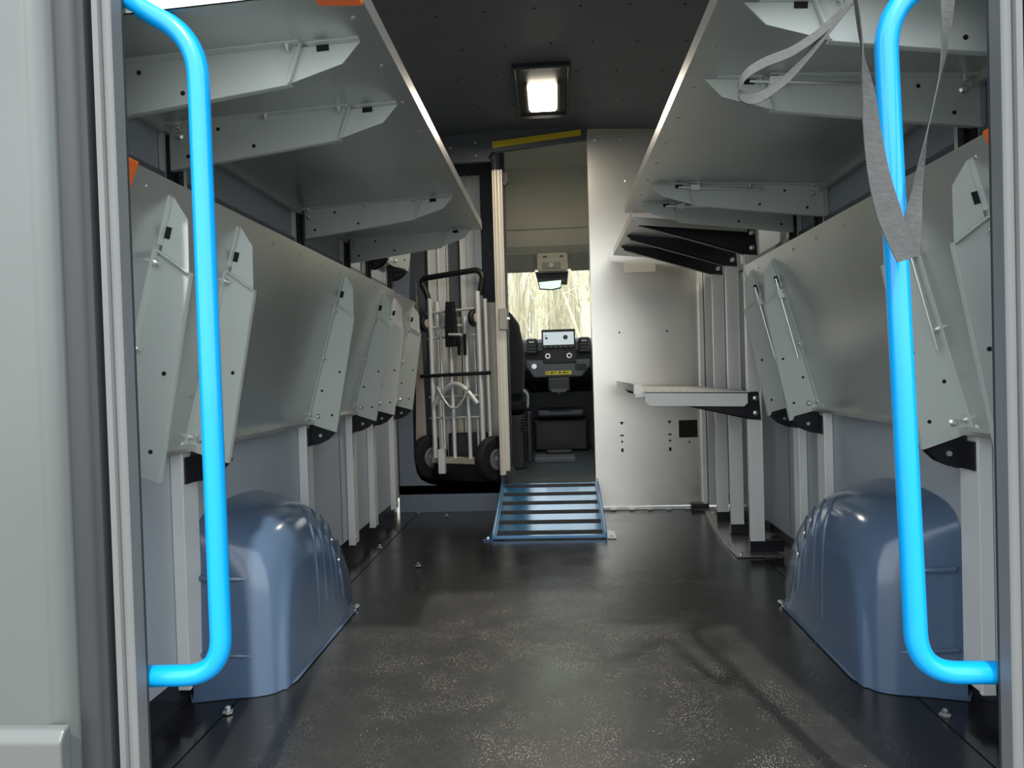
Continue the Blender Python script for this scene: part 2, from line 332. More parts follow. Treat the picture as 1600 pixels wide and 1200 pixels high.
# ------------------------------------------------------------------ shelf trays with brackets
def shelf(name, sg, O, u, w, y0, y1, L, brks, label, cat, group, caps=(), extra=0, bright=(), slots=False, sw=1):
    O = Vector((O[0], 0, O[1])); u = Vector((u[0], 0, u[1])).normalized(); w = Vector((w[0], 0, w[1])).normalized()
    P = lambda s, y, q: O+u*s+w*q+Vector((0, y, 0))
    t = thing(name, P(0, (y0+y1)/2, 0), label, cat, group)
    def slab(mb, s0, s1, a, b, q0, q1):
        mb.hexa([P(s0, a, q0), P(s1, a, q0), P(s1, b, q0), P(s0, b, q0)], [P(s0, a, q1), P(s1, a, q1), P(s1, b, q1), P(s0, b, q1)])
    m = MB(); slab(m, 0, L, y0, y1, -.002, 0); child(m, 'tray_panel', GALV, t)
    m = MB(); slab(m, L, L+.002, y0, y1, -.034, .0); slab(m, L-.02, L, y0, y1, -.036, -.034)
    child(m, 'front_lip', LIPM, t)
    m = MB(); slab(m, 0, .002, y0, y1, -.03, .004); slab(m, .0, .012, y0, y1, .0, .022); child(m, 'rear_lip', LIPM, t)
    m = MB(); slab(m, 0, L, y0, y0+.002, -.034, 0); slab(m, 0, L, y1-.002, y1, -.034, 0); child(m, 'end_lip', LIPM, t)
    m = MB(); y = y0+.09
    while y < y1-.03:
        m.lathe(P(L-.028, y, 0), w, [(.0048, 0), (.0048, .0012), (.002, .0026)], 8); y += .2
    child(m, 'rivets', STEEL, t, smooth=True)
    for i, yb in enumerate(brks):
        mt = ALU if i in bright else BRK
        m = MB(); th = Vector((0, .0028, 0))
        f = lambda pts, dy=0: [P(s*sw, yb+dy, q) for s, q in pts]
        m.prism(f([(-.004, 0), (.43, 0), (.402, .070), (-.010, .104)]), th)
        slab(m, .01, .43, yb-.020, yb, .0, .0025)                       # flange screwed to the tray
        m.hexa([P(-.010, yb+.0029, .1045), P(.402*sw, yb+.0029, .0705), P(.402*sw, yb+.015, .0705), P(-.010, yb+.015, .1045)], [P(-.010, yb+.0029, .102), P(.402*sw, yb+.0029, .068), P(.402*sw, yb+.015, .068), P(-.010, yb+.015, .102)])
        m.hexa([P(.43*sw, yb-.007, 0), P(.402*sw, yb-.007, .070), P(.402*sw, yb-.0001, .070), P(.43*sw, yb-.0001, 0)], [P(.427*sw, yb-.007, 0), P(.399*sw, yb-.007, .070), P(.399*sw, yb-.0001, .070), P(.427*sw, yb-.0001, 0)])
        b = child(m, 'bracket', mt, t)
        m = MB(); m.prism(f([(.395, .003), (.536, .003), (.500, .040), (.385, .070)], .006), th)
        slab(m, .44, .536, yb-.008, yb+.006, .0, .0025)
        child(m, 'bracket_extension', mt, b)
        m = MB()
        for s in (.03, .235, .405): 
            m.lathe(P(s, yb-.010, 0), w, [(.008, .0025), (.008, .006), (.004, .010), (.004, .014)], 10)
        m.lathe(P(.03, yb, .028), (0, -1, 0), [(.009, 0), (.009, .004), (.005, .008)], 12)
        child(m, 'bolts', STEEL, b, smooth=True)
        m = MB()
        for s, q in ((.045, .075), (.12, .020), (.20, .066)):
            m.lathe(P(s, yb, q), (0, -1, 0), [(.0045, 0), (.0045, .0006)], 10)
        m.hexa([P(.455, yb+.0055, .0), P(.478, yb+.0055, .0), P(.478, yb+.0055, .014), P(.455, yb+.0055, .014)], [P(.455, yb+.005, .0), P(.478, yb+.005, .0), P(.478, yb+.005, .014), P(.455, yb+.005, .014)])
        child(m, 'punched_holes', HOLE, b)
    if slots:                                                           # gas-strut style rod clipped along the flap
        for i in slots:
            yb = brks[i]
            m = MB(); m.tube([P(.19, yb-.012, .02), P(.47, yb-.012, .014)], .0032, 8); child(m, 'lock_rod', STEEL, t, smooth=True)
            m = MB(); slab(m, .40, .43, yb-.022, yb-.002, .006, .024); child(m, 'rod_clamp', WHITE, t, bevel=.002)
    for yc in caps:
        s0 = L
        m = MB(); a, b = (yc, yc+.035)
        m.prism([P(L+.004, a, -.038), P(L+.004, a, .014), P(L-.07, a, .006), P(L-.07, a, -.038)], (0, .03, 0))
        child(m, 'corner_cap', ORG, t, bevel=.003)
    return t
LU = ((-.885, 1.366), (1, .05), (.05, -1)); RU = ((.885, 1.366), (-1, .05), (-.05, -1))
shelf('upper_shelf', -1, *LU, 1.165, 3.17, .575, (1.33, 1.65, 2.54, 3.12), 'long galvanised shelf standing out horizontally high on the left wall, four grey brackets beneath', 'shelf', 'raised shelves', caps=(1.165,))
shelf('upper_shelf', 1, *RU, 1.165, 2.96, .603, (1.27, 1.60, 2.50, 2.78), 'long galvanised shelf standing out horizontally high on the right wall, above the hanging strap', 'shelf', 'raised shelves', caps=(1.205,), slots=(1, 2, 3), sw=1.045)
LF = ((-.885, .62), (.15, .54), (.964, -.268)); RF = ((.885, .62), (-.15, .54), (-.964, -.268))
shelf('folded_shelf', -1, *LF, 1.215, 3.34, .562, (1.385, 1.69, 2.55, 3.12), 'long galvanised shelf folded up against the left wall with its underside to the aisle', 'shelf', 'folded shelves', caps=(1.215,))
shelf('folded_shelf', -1, (-.885, .62), (.125, .545), (.975, -.22), 3.36, 3.98, .562, (3.47, 3.92), 'short galvanised shelf folded up at the far end of the left wall by the bulkhead', 'shelf', 'folded shelves', bright=(0,))
shelf('folded_shelf', -1, (-.885, 1.366), (.125, .545), (.975, -.22), 3.30, 3.98, .562, (3.47, 3.92), 'short galvanised shelf folded up high at the far left, mostly hidden behind the raised shelf', 'shelf', 'folded shelves')
shelf('folded_shelf', 1, *RF, 1.268, 2.93, .562, (1.37, 1.655, 2.57, 2.83), 'long galvanised shelf folded up against the right wall behind the blue handle', 'shelf', 'folded shelves', caps=(1.268,), slots=(2, 3, 1))

# ------------------------------------------------------------------ rear-right rack: three free posts with two short shelves
for y, d in ((3.04, 'nearest of the three, carrying the small white shelf'), (3.37, 'middle of the three beside the brushed partition'), (3.66, 'farthest of the three, against the brushed partition')):
    t = thing('rack_post', (.795, y, .012), 'square aluminium rack post on the right, '+d, 'post', 'rack posts by the right bulkhead')
    m = MB(); m.box(.772, .816, y, y+.05, .058, 1.60); m.box(.766, .772, y-.002, y+.012, .058, 1.60); m.box(.816, .822, y-.002, y+.012, .058, 1.60)
    child(m, 'profile', ALU, t, bevel=.0015)
    child(MB().box(.765, .90, y+.01, y+.045, .012, .058), 'foot_block', BLKM, t)
def black_shelf(z, tilt, Y0, Y1, brk, label, up):
    t = thing('short_shelf', (.55, (Y0+Y1)/2, z), label, 'shelf', None)
    X1, X0 = .765, .315; zi = z+tilt
    m = MB(); m.hexa([(X0, Y0, zi), (X1, Y0, z), (X1, Y1, z), (X0, Y1, zi)], [(X0, Y0, zi+.003), (X1, Y0, z+.003), (X1, Y1, z+.003), (X0, Y1, zi+.003)]); child(m, 'tray_panel', GALV if up else ALU, t)
    m = MB(); m.box(X0-.002, X0, Y0, Y1, zi, zi+.032); child(m, 'front_lip', LIPM, t)
    m = MB()
    if up: m.prism([(X0+.02, Y0, zi-.03), (X0, Y0, zi+.0), (X1, Y0, z), (X1, Y0, z-.03)], (0, .002, 0))
    else: m.prism([(X0+.03, Y0-.004, zi-.004), (X1-.01, Y0-.004, z-.004), (X1-.01, Y0-.004, z-.042), (X1-.025, Y0-.004, z-.056), (X0+.05, Y0-.004, zi-.056), (X0+.034, Y0-.004, zi-.04)], (0, .003, 0))
    child(m, 'end_apron', mat('white_apron', (.78, .79, .76), .4, .1) if not up else LIPM, t)
    for y in brk:
        m = MB(); m.prism([(X0+.01, y, zi), (X1+.04, y, z), (X1+.05, y, z-.115), (X1, y, z-.11), (X0+.03, y, zi-.022)], (0, .004, 0)).prism([(X0+.03, y, zi-.022), (X1, y, z-.11), (X1, y, z-.106), (X0+.03, y, zi-.018)], (0, .03, 0))
        b = child(m, 'bracket', BLKM, t)
        m = MB()
        for zz in (z-.025, z-.085): m.lathe((X1+.028, y, zz), (0, -1, 0), [(.011, 0), (.011, .005), (.006, .009)], 12)
        child(m, 'bolts', STEEL, b, smooth=True)
    if not up:
        m = MB()
        for i in range(12): m.lathe((X0+.04+.035*i, Y0+.03+.02*(i % 3), z+.003+tilt*(1-i/12)), (0, 0, 1), [(.003, 0), (.003, .001)], 8)
        child(m, 'punched_holes', HOLE, t)
        m = MB(); m.box(X0-.012, X0+.02, Y0-.006, Y0+.012, zi-.006, zi+.034); m.box(X0-.005, X0+.035, Y0+.02, Y0+.04, zi-.02, zi-.002); child(m, 'corner_block', LIPM, t)
black_shelf(1.335, .045, 2.98, 3.95, (3.03, 3.36, 3.65), 'short high shelf on three black brackets in the far right corner', True)
black_shelf(.668, .012, 3.0, 3.95, (3.03, 3.36, 3.65), 'small white shelf lowered on black brackets before the brushed partition', False)
m = MB().prism([(.70, 3.0, .003), (.88, 3.0, .003), (.88, 3.95, .003), (.76, 3.95, .003), (.70, 3.25, .003)], (0, 0, .005))
t = thing('foot_plate', (.8, 3.4, 0), 'flat polished metal plate screwed to the floor under the right rack posts', 'plate')
child(m, 'plate', BRUSH, t)
for p in ((.725, 3.04), (.73, 3.2), (.78, 3.75), (.79, 3.88)): child(MB().lathe((*p, .008), (0, 0, 1), [(.009, 0), (.009, .004), (.005, .007)], 10), 'bolt', STEEL, t)

# ------------------------------------------------------------------ wheel arches
def wheel_arch(sg, label):
    t = thing('wheel_arch_cover', (sg*.8, 2.25, 0), label, 'wheel arch cover', 'moulded wheel arch covers')
    n = 44
    Wp = [(1.722, 0), (1.724, .12), (1.728, .25), (1.735, .36), (1.765, .42), (1.85, .447), (2.0, .455), (2.13, .447), (2.27, .415), (2.42, .370), (2.56, .318), (2.70, .245), (2.80, .15), (2.85, .06), (2.86, 0)]
    Ip = [(1.762, 0), (1.768, .12), (1.780, .22), (1.800, .30), (1.835, .35), (1.90, .378), (1.98, .385), (2.05, .380), (2.13, .352), (2.20, .305), (2.26, .245), (2.32, .165), (2.37, .09), (2.405, .03), (2.418, 0)]
    def res(P):
        q = sm(P, 10); L = [0]
        for a, b in zip(q[:-1], q[1:]): L.append(L[-1]+math.dist(a, b))
        out = []
        for k in range(n+1):
            t = L[-1]*k/n; i = max(j for j in range(len(L)) if L[j] <= t+1e-9); i = min(i, len(q)-2); f = (t-L[i])/max(1e-9, L[i+1]-L[i]); out.append((q[i][0]+(q[i+1][0]-q[i][0])*f, max(0, q[i][1]+(q[i+1][1]-q[i][1])*f)))
        return out
    Wr, Ir = res(Wp), res(Ip)
    spec = [(.908, 0, 1), (.87, .16, 1), (.83, .30, 1), (.79, .46, 1), (.76, .62, 1), (.738, .80, .995), (.722, .95, .975), (.711, 1.04, .93), (.704, 1.05, .86), (.700, 1.05, .74), (.698, 1.05, .5)]
    R = []
    for x, a, sc_ in spec:
        r = []
        for (y0, z0), (y1, z1) in zip(Wr, Ir):
            y, z = y0+(y1-y0)*a, z0+(z1-z0)*a; y = 2.1+(y-2.1)*(sc_ if sc_ > .9 else .5+.5*sc_); z = z*sc_
            r.append(Vector((sg*x, y, z+.002)))
        R.append(r)
    vs = [p for r in R for p in r]; fs = []; w = n+1
    for i in range(len(R)-1):
        for k in range(n): fs.append([i*w+k, i*w+k+1, (i+1)*w+k+1, (i+1)*w+k])
    fs.append([(len(R)-1)*w+k for k in range(w)])
    m = MB().add(vs, fs); o = child(m, 'cover_shell', ARCH, t); 
    for p in o.data.polygons: p.use_smooth = True
    # pressed ribs running down the shoulder
    m = MB()
    for yt, ze in ((2.03, .08), (2.12, .13), (2.19, .10), (2.25, .12), (2.31, .09)):
        k = min(range(14, n), key=lambda q: abs(R[6][q].y-yt))
        pts = [R[4][k], R[5][k], R[6][k], R[7][k], R[8][k]]
        z9 = R[8][k].z; pts.append(Vector((sg*.7005, R[8][k].y+.01, max(z9*.6, ze+.01)))); pts.append(Vector((sg*.6985, R[8][k].y+.015, min(ze, z9*.5))))
        m.tube([p-Vector((sg*.0005, 0, 0)) for p in pts], [.002, .0045, .0055, .006, .006, .005, .002], 8)
    child(m, 'pressed_ribs', ARCH, t, smooth=True)
    # raised panel on the door side, two ridges
    m = MB()
    for z, h in ((.30, .007), (.115, .005)):
        pts = []
        for x in (.89, .85, .80, .765):
            i = min(range(len(spec)), key=lambda j: abs(spec[j][0]-x)); best = min(R[i][:12], key=lambda p: abs(p.z-z)); pts.append(Vector((sg*x, best.y-.001, z-(.89-x)*.12)))
        m.tube(pts, [h, h, h, .001], 8)
    child(m, 'face_ridges', ARCH, t, smooth=True)
    m = MB(); pts = [(sg*.905, 1.708, .004), (sg*.765, 1.745, .004), (sg*.692, 1.81, .004), (sg*.690, 2.40, .004), (sg*.722, 2.45, .004), (sg*.905, 2.88, .004)]
    a = arc(pts, .04, 6); inner = [Vector((p.x+sg*.03, 2.3+(p.y-2.3)*.93, .004)) for p in a]
    for i in range(len(a)-1): m.add([a[i], a[i+1], inner[i+1]+Vector((0, 0, .012)), inner[i]+Vector((0, 0, .012))], [(0, 1, 2, 3)])
    child(m, 'base_flange', ARCH, t, smooth=True)
    child(MB().lathe((sg*.697, 2.415, .006), (0, 0, 1), [(.01, 0), (.01, .004), (.005, .009)], 10), 'screw', STEEL, t, smooth=True)
wheel_arch(-1, 'glossy blue-grey plastic wheel arch cover on the left side of the floor')
wheel_arch(1, 'glossy blue-grey plastic wheel arch cover on the right side of the floor')
for p, d in (((-.86, 1.77), 'on the black sill by the near edge of the left wheel arch'), ((.815, 1.80-.16), 'on the black sill by the near edge of the right wheel arch'), ((-.82, 3.25), 'on the sill below the middle left uprights'), ((-.585, 2.93), 'alone on the floor left of the ramp'), ((-.62, 3.95), 'on the floor before the slate sill')):
    if p[0] == -.86: p = (-.795, 1.66)
    m = MB().lathe((*p, .003), (0, 0, 1), [(.013, 0), (.013, .004), (.007, .006), (.007, .013), (.004, .016)], 6)
    solo(m, 'floor_bolt', STEEL, 'small zinc bolt '+d, 'bolt', 'bolts in the floor')

# ------------------------------------------------------------------ bulkhead
m = MB().box(-.91, -.32, YB, YB+.02, 0, .15); struct('wall_front', m, SLATE)
m = MB(); m.prism([(-.91, YB, .15), (-.70, YB, .15), (-.745, YB, .158), (-.785, YB, .18), (-.81, YB, .22), (-.822, YB, .30), (-.822, YB, 1.2), (-.80, YB, 1.6), (-.80, YB, 1.95), (-.91, YB, 1.95)], (0, .02, 0)); struct('trim_23', m, SLATE)
m = MB().box(-.91, -.335, YB, YB+.03, 1.95, 2.13); struct('trim_24', m, CEIL)
m = MB()
for x, z in ((-.56, 2.035), (-.42, 2.055), (-.42, 1.985), (-.60, 1.99)): m.lathe((x, YB, z), (0, -1, 0), [(.006, 0), (.006, .002), (.003, .004)], 10)
solo(m, 'bulkhead_rivets', STEEL, 'four bright rivets in the dark header left of the yellow strip', 'rivets')
m = MB().box(-.91, -.29, 4.52, 4.56, .13, 2.2); m.box(-.335, -.315, YB+.05, 4.52, .15, 2.1); m.box(-.91, -.905, YB, 4.54, .1, 2.1); struct('trim_25', m, CEIL)
m = MB().box(-.91, -.32, YB+.02, 4.53, .12, .15); struct('trim_26', m, mat('tread_well', (.03, .03, .032), .5))
m = MB().box(.235, .35, YB, YB+.05, .6, .62)
# brushed partition, right
t = None
m = MB(); m.box(.200, .92, YB-.03, YB-.026, .02, 2.06); m.box(.196, .200, YB-.03, YB+.10, .02, 2.06)
bp = struct('wall_back', m, BRUSH)
m = MB()
for x in (.345, .605):
    m.lathe((x, YB-.031, .975), (0, -1, 0), [(.005, 0), (.005, .001)], 10)
    m.lathe((x, YB-.031, .475), (0, -1, 0), [(.006, 0), (.006, .001)], 10)
    m.lathe((x, YB-.031, .375), (0, -1, 0), [(.006, 0), (.006, .001)], 10)
    m.box(x-.010, x+.010, YB-.032, YB-.030, .405, .413) if x > 0 else None
    m.box(x-.006, x+.006, YB-.032, YB-.030, .318, .338)
    m.box(x-.010, x+.010, YB-.032, YB-.030, .478, .484)
m.box(.655, .755, YB-.032, YB-.0305, .39, .485); m.lathe((.71, YB-.031, .365), (0, -1, 0), [(.005, 0), (.005, .001)], 10)
child(m, 'punched_holes', HOLE, bp)
m = MB()
for x, z in ((.24, 2.03), (.38, 2.03), (.40, 1.8)): m.lathe((x, YB-.031, z), (0, -1, 0), [(.006, 0), (.006, .002), (.003, .003)], 10)
child(m, 'rivets', STEEL, bp)
child(MB().box(.38, .55, YB-.033, YB-.0305, 1.30, 1.37), 'sticker', mat('clear_sticker', (.55, .55, .5), .2, .3), bp)
m = MB().box(.22, .74, YB-.05, YB-.032, .003, .014); 
for i in range(5): m.lathe((.27+i*.1, YB-.056, .008), (1, 0, 0), [(.009, 0), (.009, .03)], 10)
solo(m, 'hinge_strip', ALU, 'thin metal hinge strip along the foot of the brushed partition', 'strip')
solo(MB().box(.705, .80, YB-.075, YB-.04, .003, .03), 'rubber_buffer', BLK, 'black rubber block on the floor at the right end of the hinge strip', 'buffer', bevel=.004)
# angle strip joining partition to wall
m = MB().box(.775, .795, YB-.06, YB-.03, .03, 1.5); m.box(.80, .84, YB-.10, YB-.06, .03, 1.5)
solo(m, 'corner_angle', ALU, 'tall narrow aluminium corner angle where the brushed partition meets the rack posts', 'corner profile')
# yellow header strip
m = MB().prism([(-.325, YB-.01, 2.020), (.165, YB-.01, 2.068), (.165, YB-.01, 2.098), (-.325, YB-.01, 2.055)], (0, .012, 0)); solo(m, 'warning_strip', YEL, 'yellow strip across the top of the cab doorway', 'strip')
m = MB().prism([(-.335, YB, 2.0), (.2, YB, 2.05), (.2, YB, 2.14), (-.335, YB, 2.14)], (0, .04, 0)); struct('trim_27', m, CEIL)
# door rail
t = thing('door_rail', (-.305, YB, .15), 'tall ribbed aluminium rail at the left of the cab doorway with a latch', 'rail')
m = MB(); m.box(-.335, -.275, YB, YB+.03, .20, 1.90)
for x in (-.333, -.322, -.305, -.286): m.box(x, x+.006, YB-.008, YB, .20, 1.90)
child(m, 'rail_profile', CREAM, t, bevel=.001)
child(MB().box(-.277, -.27, YB-.002, YB+.04, .20, 1.90), 'rubber_edge', BLK, t)
m = MB().box(-.315, -.272, YB-.035, YB-.008, 1.01, 1.13); child(m, 'latch', mat('latch_metal', (.35, .33, .28), .4, .6), t, bevel=.003)
child(MB().box(-.30, -.255, YB-.03, YB-.01, 1.065, 1.08), 'latch_lever', STEEL, t, bevel=.002)
child(MB().prism([(-.272, YB-.01, 1.88), (-.245, YB-.01, 1.88), (-.245, YB-.01, 1.83), (-.262, YB-.01, 1.81), (-.272, YB-.01, 1.81)], (0, .03, 0)), 'buffer', BLK, t)
m = MB()
for z in (1.91, 1.94, 1.975): m.lathe((-.325, YB-.02, z), (0, -1, 0), [(.013, 0), (.013, .01), (.005, .014)], 10)
child(m, 'rollers', BLKM, t)
child(MB().box(-.30, -.24, YB-.03, YB+.0, .20, .225).lathe((-.262, YB-.03, .235), (0, -1, 0), [(.014, 0), (.014, .01)], 12), 'bottom_roller', BLKM, t)
# thin bright sliver of sheet left of the recess
m = MB().prism([(-.868, 4.42, .35), (-.80, 4.42, .35), (-.815, 4.42, 1.0), (-.838, 4.42, 1.33), (-.848, 4.42, 1.0)], (0, .01, 0)); solo(m, 'edge_panel', WARM, 'narrow metal sliver painted warm-lit, left of the hand truck', 'panel')

# loading boards standing in the recess
def board(x0, x1, z0, z1, y, label, rib=3, mt=ALU):
    t = thing('loading_board', ((x0+x1)/2, y, z0), label, 'board', 'aluminium boards behind the hand truck')
    child(MB().box(x0, x1, y, y+.02, z0, z1), 'board_panel', mt, t)
    m = MB()
    for i in range(rib+1):
        x = x0+(x1-x0-.008)*i/rib; m.box(x, x+.008, y-.014, y, z0, z1)
    child(m, 'board_ribs', mt, t, bevel=.001)
board(-.775, -.650, .155, 1.98, 4.50, 'ribbed aluminium board standing behind the left of the hand truck', 2)
board(-.575, -.440, .155, 1.98, 4.50, 'ribbed aluminium board standing behind the right of the hand truck, tallest visible', 3)
board(-.650, -.580, .155, 1.12, 4.48, 'low ribbed metal board painted warm-lit between the two taller boards', 2, CREAM)
board(-.435, -.335, .155, 1.20, 4.45, 'wide metal board painted cream-lit, next to the door rail', 3, CREAM)
solo(MB().box(-.66, -.40, 4.36, 4.40, .155, .42), 'storage_box', BLK, 'black box low down behind the hand truck', 'box', bevel=.01)

# ------------------------------------------------------------------ hand truck
A = Vector((-.775, 4.34, .283)); B = Vector((-.375, 4.17, .283)); ax = (B-A).normalized()
nrm = Vector((ax.y, -ax.x, 0)).normalized()
if nrm.y > 0: nrm = -nrm
ht = thing('hand_truck', ((A.x+B.x)/2, 4.26, .15), 'upright silver hand truck with black tyres and black loop handle left of the doorway', 'hand truck')
def TP(t, z, q=0): p = A.lerp(B, t); return Vector((p.x, p.y, z))+nrm*q
wax = Vector((math.cos(.72), -math.sin(.72), 0))
for c in (A, B):
    w = child(MB().lathe(c, wax, [(.075, -.030), (.10, -.036), (.122, -.030), (.131, -.014), (.131, .014), (.122, .030), (.10, .036), (.075, .030)], 32), 'wheel', TYRE, ht, smooth=True)
    child(MB().lathe(c, wax, [(.060, .026), (.060, .035), (.052, .038), (.042, .032), (.020, .032), (.016, .044), (.001, .045)], 24), 'wheel_rim', mat('grey_rim', (.30, .33, .35), .4, .5), w, smooth=True)
    child(MB().lathe(c, -wax, [(.060, .026), (.060, .035), (.052, .038), (.042, .032), (.020, .032), (.016, .044)], 24), 'wheel_rim', w.children[0].data.materials[0], w, smooth=True)
for tt, z0, z1, r, q in ((.13, .26, 1.22, .015, .02), (.22, .17, 1.20, .019, -.0), (.44, .27, 1.10, .012, .02), (.68, .27, 1.10, .012, .02), (.76, .27, 1.10, .008, -.02), (.88, .22, 1.24, .015, .02), (.30, .3, 1.05, .007, .03), (.93, .30, 1.20, .013, -.03)):
    child(MB().tube([TP(tt+(.0 if z1 < 1.2 else 0), z0, q), TP(tt+(-.02 if tt < .5 else -.03), z1, q)], r, 12), 'frame_tube', ALU, ht, smooth=True)
for z, r in ((1.135, .008), (1.045, .009), (.985, .007), (.64, .006), (.515, .006)):
    child(MB().tube([TP(.05, z, .015), TP(.88, z+.01, .015)], r, 10), 'cross_bar', ALU, ht, smooth=True)
child(MB().tube([TP(-.05, .765, .03), TP(1.02, .775, .03)], .011, 12), 'axle_bar', BLK, ht, smooth=True)
child(MB().prism([TP(.15, .52, .0), TP(.85, .52, .0), TP(.85, .64, .0), TP(.15, .64, .0)], nrm*-.003), 'back_plate', mat('mesh_plate', (.45, .5, .5), .4, .6), ht)
child(MB().tube([TP(.16+.66*i/12, .60+.115*math.sin(math.pi*i/12), .03) for i in range(13)], .015, 10), 'stair_skid', ALU, ht, smooth=True)
child(MB().tube([TP(.22+.5*i/12, .70-.125*math.sin(math.pi*i/12), .04) for i in range(13)], .007, 10), 'lower_hoop', ALU, ht, smooth=True)
child(MB().prism([TP(.1, .255, .02), TP(.92, .255, .02), TP(.92, .285, .02), TP(.1, .285, .02)], nrm*.02), 'axle_beam', CREAM, ht)
child(MB().tube([TP(-.02, .283, 0), TP(1.02, .283, 0)], .009, 10), 'axle', STEEL, ht)
m = MB(); a, b = TP(.12, .155, .03), TP(.9, .155, .03); m.prism([a, b, b-nrm*.02+Vector((0, 0, .0)), a-nrm*.02], (0, 0, .10)); child(m, 'toe_plate', BLKM, ht)
child(MB().box(-.70, -.66, 4.2, 4.26, .2, .34), 'leg_bracket', ALU, ht, bevel=.003)
hd = arc([TP(.06, 1.22), TP(.05, 1.245), TP(-.04, 1.32), TP(0.0, 1.345), TP(.84, 1.365), TP(.92, 1.33), TP(.86, 1.22)], .04, 6)
child(MB().tube(hd, .017, 14), 'loop_handle', BLK, ht, smooth=True)
child(MB().prism([TP(.40, .93, .035), TP(.56, .93, .035), TP(.56, 1.07, .035), TP(.53, 1.19, .035), TP(.42, 1.19, .035), TP(.40, 1.07, .035)], nrm*.03), 'clamp_block', BLK, ht, bevel=.004)
child(MB().tube([TP(.47, 1.0, .07), TP(.66, .995, .07)], .008, 10), 'release_lever', ALU, ht, smooth=True)
for tt, z in ((.04, 1.075), (.80, 1.09)):
    c = child(MB().lathe(TP(tt, z, .03), ax, [(.025, -.014), (.045, -.014), (.049, -.008), (.049, .008), (.045, .014), (.025, .014)], 24), 'small_wheel', TYRE, ht, smooth=True)
    child(MB().lathe(TP(tt, z, .03), ax, [(.026, .010), (.026, .017), (.012, .02)], 16), 'small_hub', WARM, c, smooth=True)
m = MB()
for tt in (.55, .64): m.prism([TP(tt, .88, .03), TP(tt+.04, .88, .03), TP(tt+.04, 1.0, .03), TP(tt, 1.0, .03)], nrm*.01)
child(m, 'hanging_tabs', BLK, ht)

# ------------------------------------------------------------------ blue ramp
rp = thing('ramp', (-.055, 3.7, 0), 'blue metal ramp with black grip strips leading up to the cab doorway', 'ramp')
Y0, Y1, Z0, Z1 = 3.385, 4.07, .012, .155
def RPp(x, f, h=0): # f 0..1 along the slope
    return Vector((x*(1-.0*f), Y0+(Y1-Y0)*f, Z0+(Z1-Z0)*f+h))
XL = lambda f: -.305-.0*f; XR = lambda f: .185+.0*f
def slabr(mb, xa, xb, f0, f1, h0, h1):
    mb.hexa([RPp(xa, f0, h0), RPp(xb, f0, h0), RPp(xb, f1, h0), RPp(xa, f1, h0)], [RPp(xa, f0, h1), RPp(xb, f0, h1), RPp(xb, f1, h1), RPp(xa, f1, h1)])
m = MB(); slabr(m, -.32, .20, 0, 1, -.006, 0); child(m, 'tread_plate', RAMPB, rp)
for i in range(6):
    m = MB(); f = .035+i*.175; slabr(m, -.305, .188, f, f+.062, 0, .0015); child(m, 'grip_strip', GRIP, rp)
for x0 in (-.325, .20):
    m = MB(); slabr(m, x0, x0+.006, 0, 1.0, -.02, .022); slabr(m, x0-.012 if x0 > 0 else x0+.006, x0 if x0 > 0 else x0+.018, 0, 1, 0, .003); child(m, 'side_rail', RAMPB, rp, bevel=.001)
m = MB(); slabr(m, -.32, .20, -.012, .01, -.006, .008); child(m, 'front_edge', RAMPB, rp, bevel=.002)
for x in (-.365, .206):
    m = MB().prism([(x, 3.37, .002), (x+.04, 3.37, .002), (x+.04, 3.50, .002), (x+(.04 if x < 0 else 0), 3.56, .002), (x+(.03 if x < 0 else 0), 3.50, .002)], (0, 0, .005)); tb = child(m, 'floor_tab', RAMPB if x < 0 else ALU, rp)
    child(MB().lathe((x+.02, 3.395, .007), (0, 0, 1), [(.008, 0), (.008, .003), (.004, .006)], 10), 'tab_bolt', STEEL, tb)
m = MB().prism([(.207, 3.45, .003), (.207, 4.05, .003), (.207, 4.05, .15)], (.004, 0, 0)).prism([(-.331, 3.45, .003), (-.331, 4.05, .003), (-.331, 4.05, .15)], (.004, 0, 0)); child(m, 'side_gusset', BLKM, rp)

# ------------------------------------------------------------------ ceiling lamp
lp = thing('ceiling_lamp', (-.03, 3.5, 2.11), 'lit square ceiling lamp in a black recessed frame', 'lamp')
def LPp(x, f, h=0): return Vector((x, 3.235+.50*f, 2.117-.055*f-h))
def slabl(mb, xa, xb, xa2, xb2, f0, f1, h0, h1):
    mb.hexa([LPp(xa, f0, h0), LPp(xb, f0, h0), LPp(xb2, f1, h0), LPp(xa2, f1, h0)], [LPp(xa, f0, h1), LPp(xb, f0, h1), LPp(xb2, f1, h1), LPp(xa2, f1, h1)])
m = MB(); slabl(m, -.155, .085, -.155, .085, 0, 1, -.04, .004); child(m, 'back_frame', BLK, lp)
m = MB(); slabl(m, -.165, -.15, -.165, -.15, 0, 1, -.04, .02); slabl(m, .08, .092, .08, .092, 0, 1, -.04, .02); slabl(m, -.165, .092, -.165, .092, -.01, .02, -.04, .02); slabl(m, -.165, .092, -.165, .092, .98, 1.01, -.04, .02); child(m, 'bezel', BLK, lp, bevel=.004)
m = MB(); slabl(m, -.10, .03, -.10, .03, .30, .82, .004, .026); child(m, 'lens', LENS, lp, bevel=.012)
m = MB(); slabl(m, -.118, -.103, -.118, -.103, .30, .84, .004, .02); slabl(m, .033, .048, .033, .048, .30, .84, .004, .02); child(m, 'side_reflector', mat('smoked_reflector', (.12, .09, .07), .3), lp, bevel=.003)
m = MB(); slabl(m, -.12, -.09, -.12, -.09, .05, .065, .004, .012); slabl(m, -.075, .02, -.075, .02, .05, .065, .004, .012); slabl(m, .03, .05, .03, .05, .05, .065, .004, .012); child(m, 'hinge_bars', STEEL, lp)
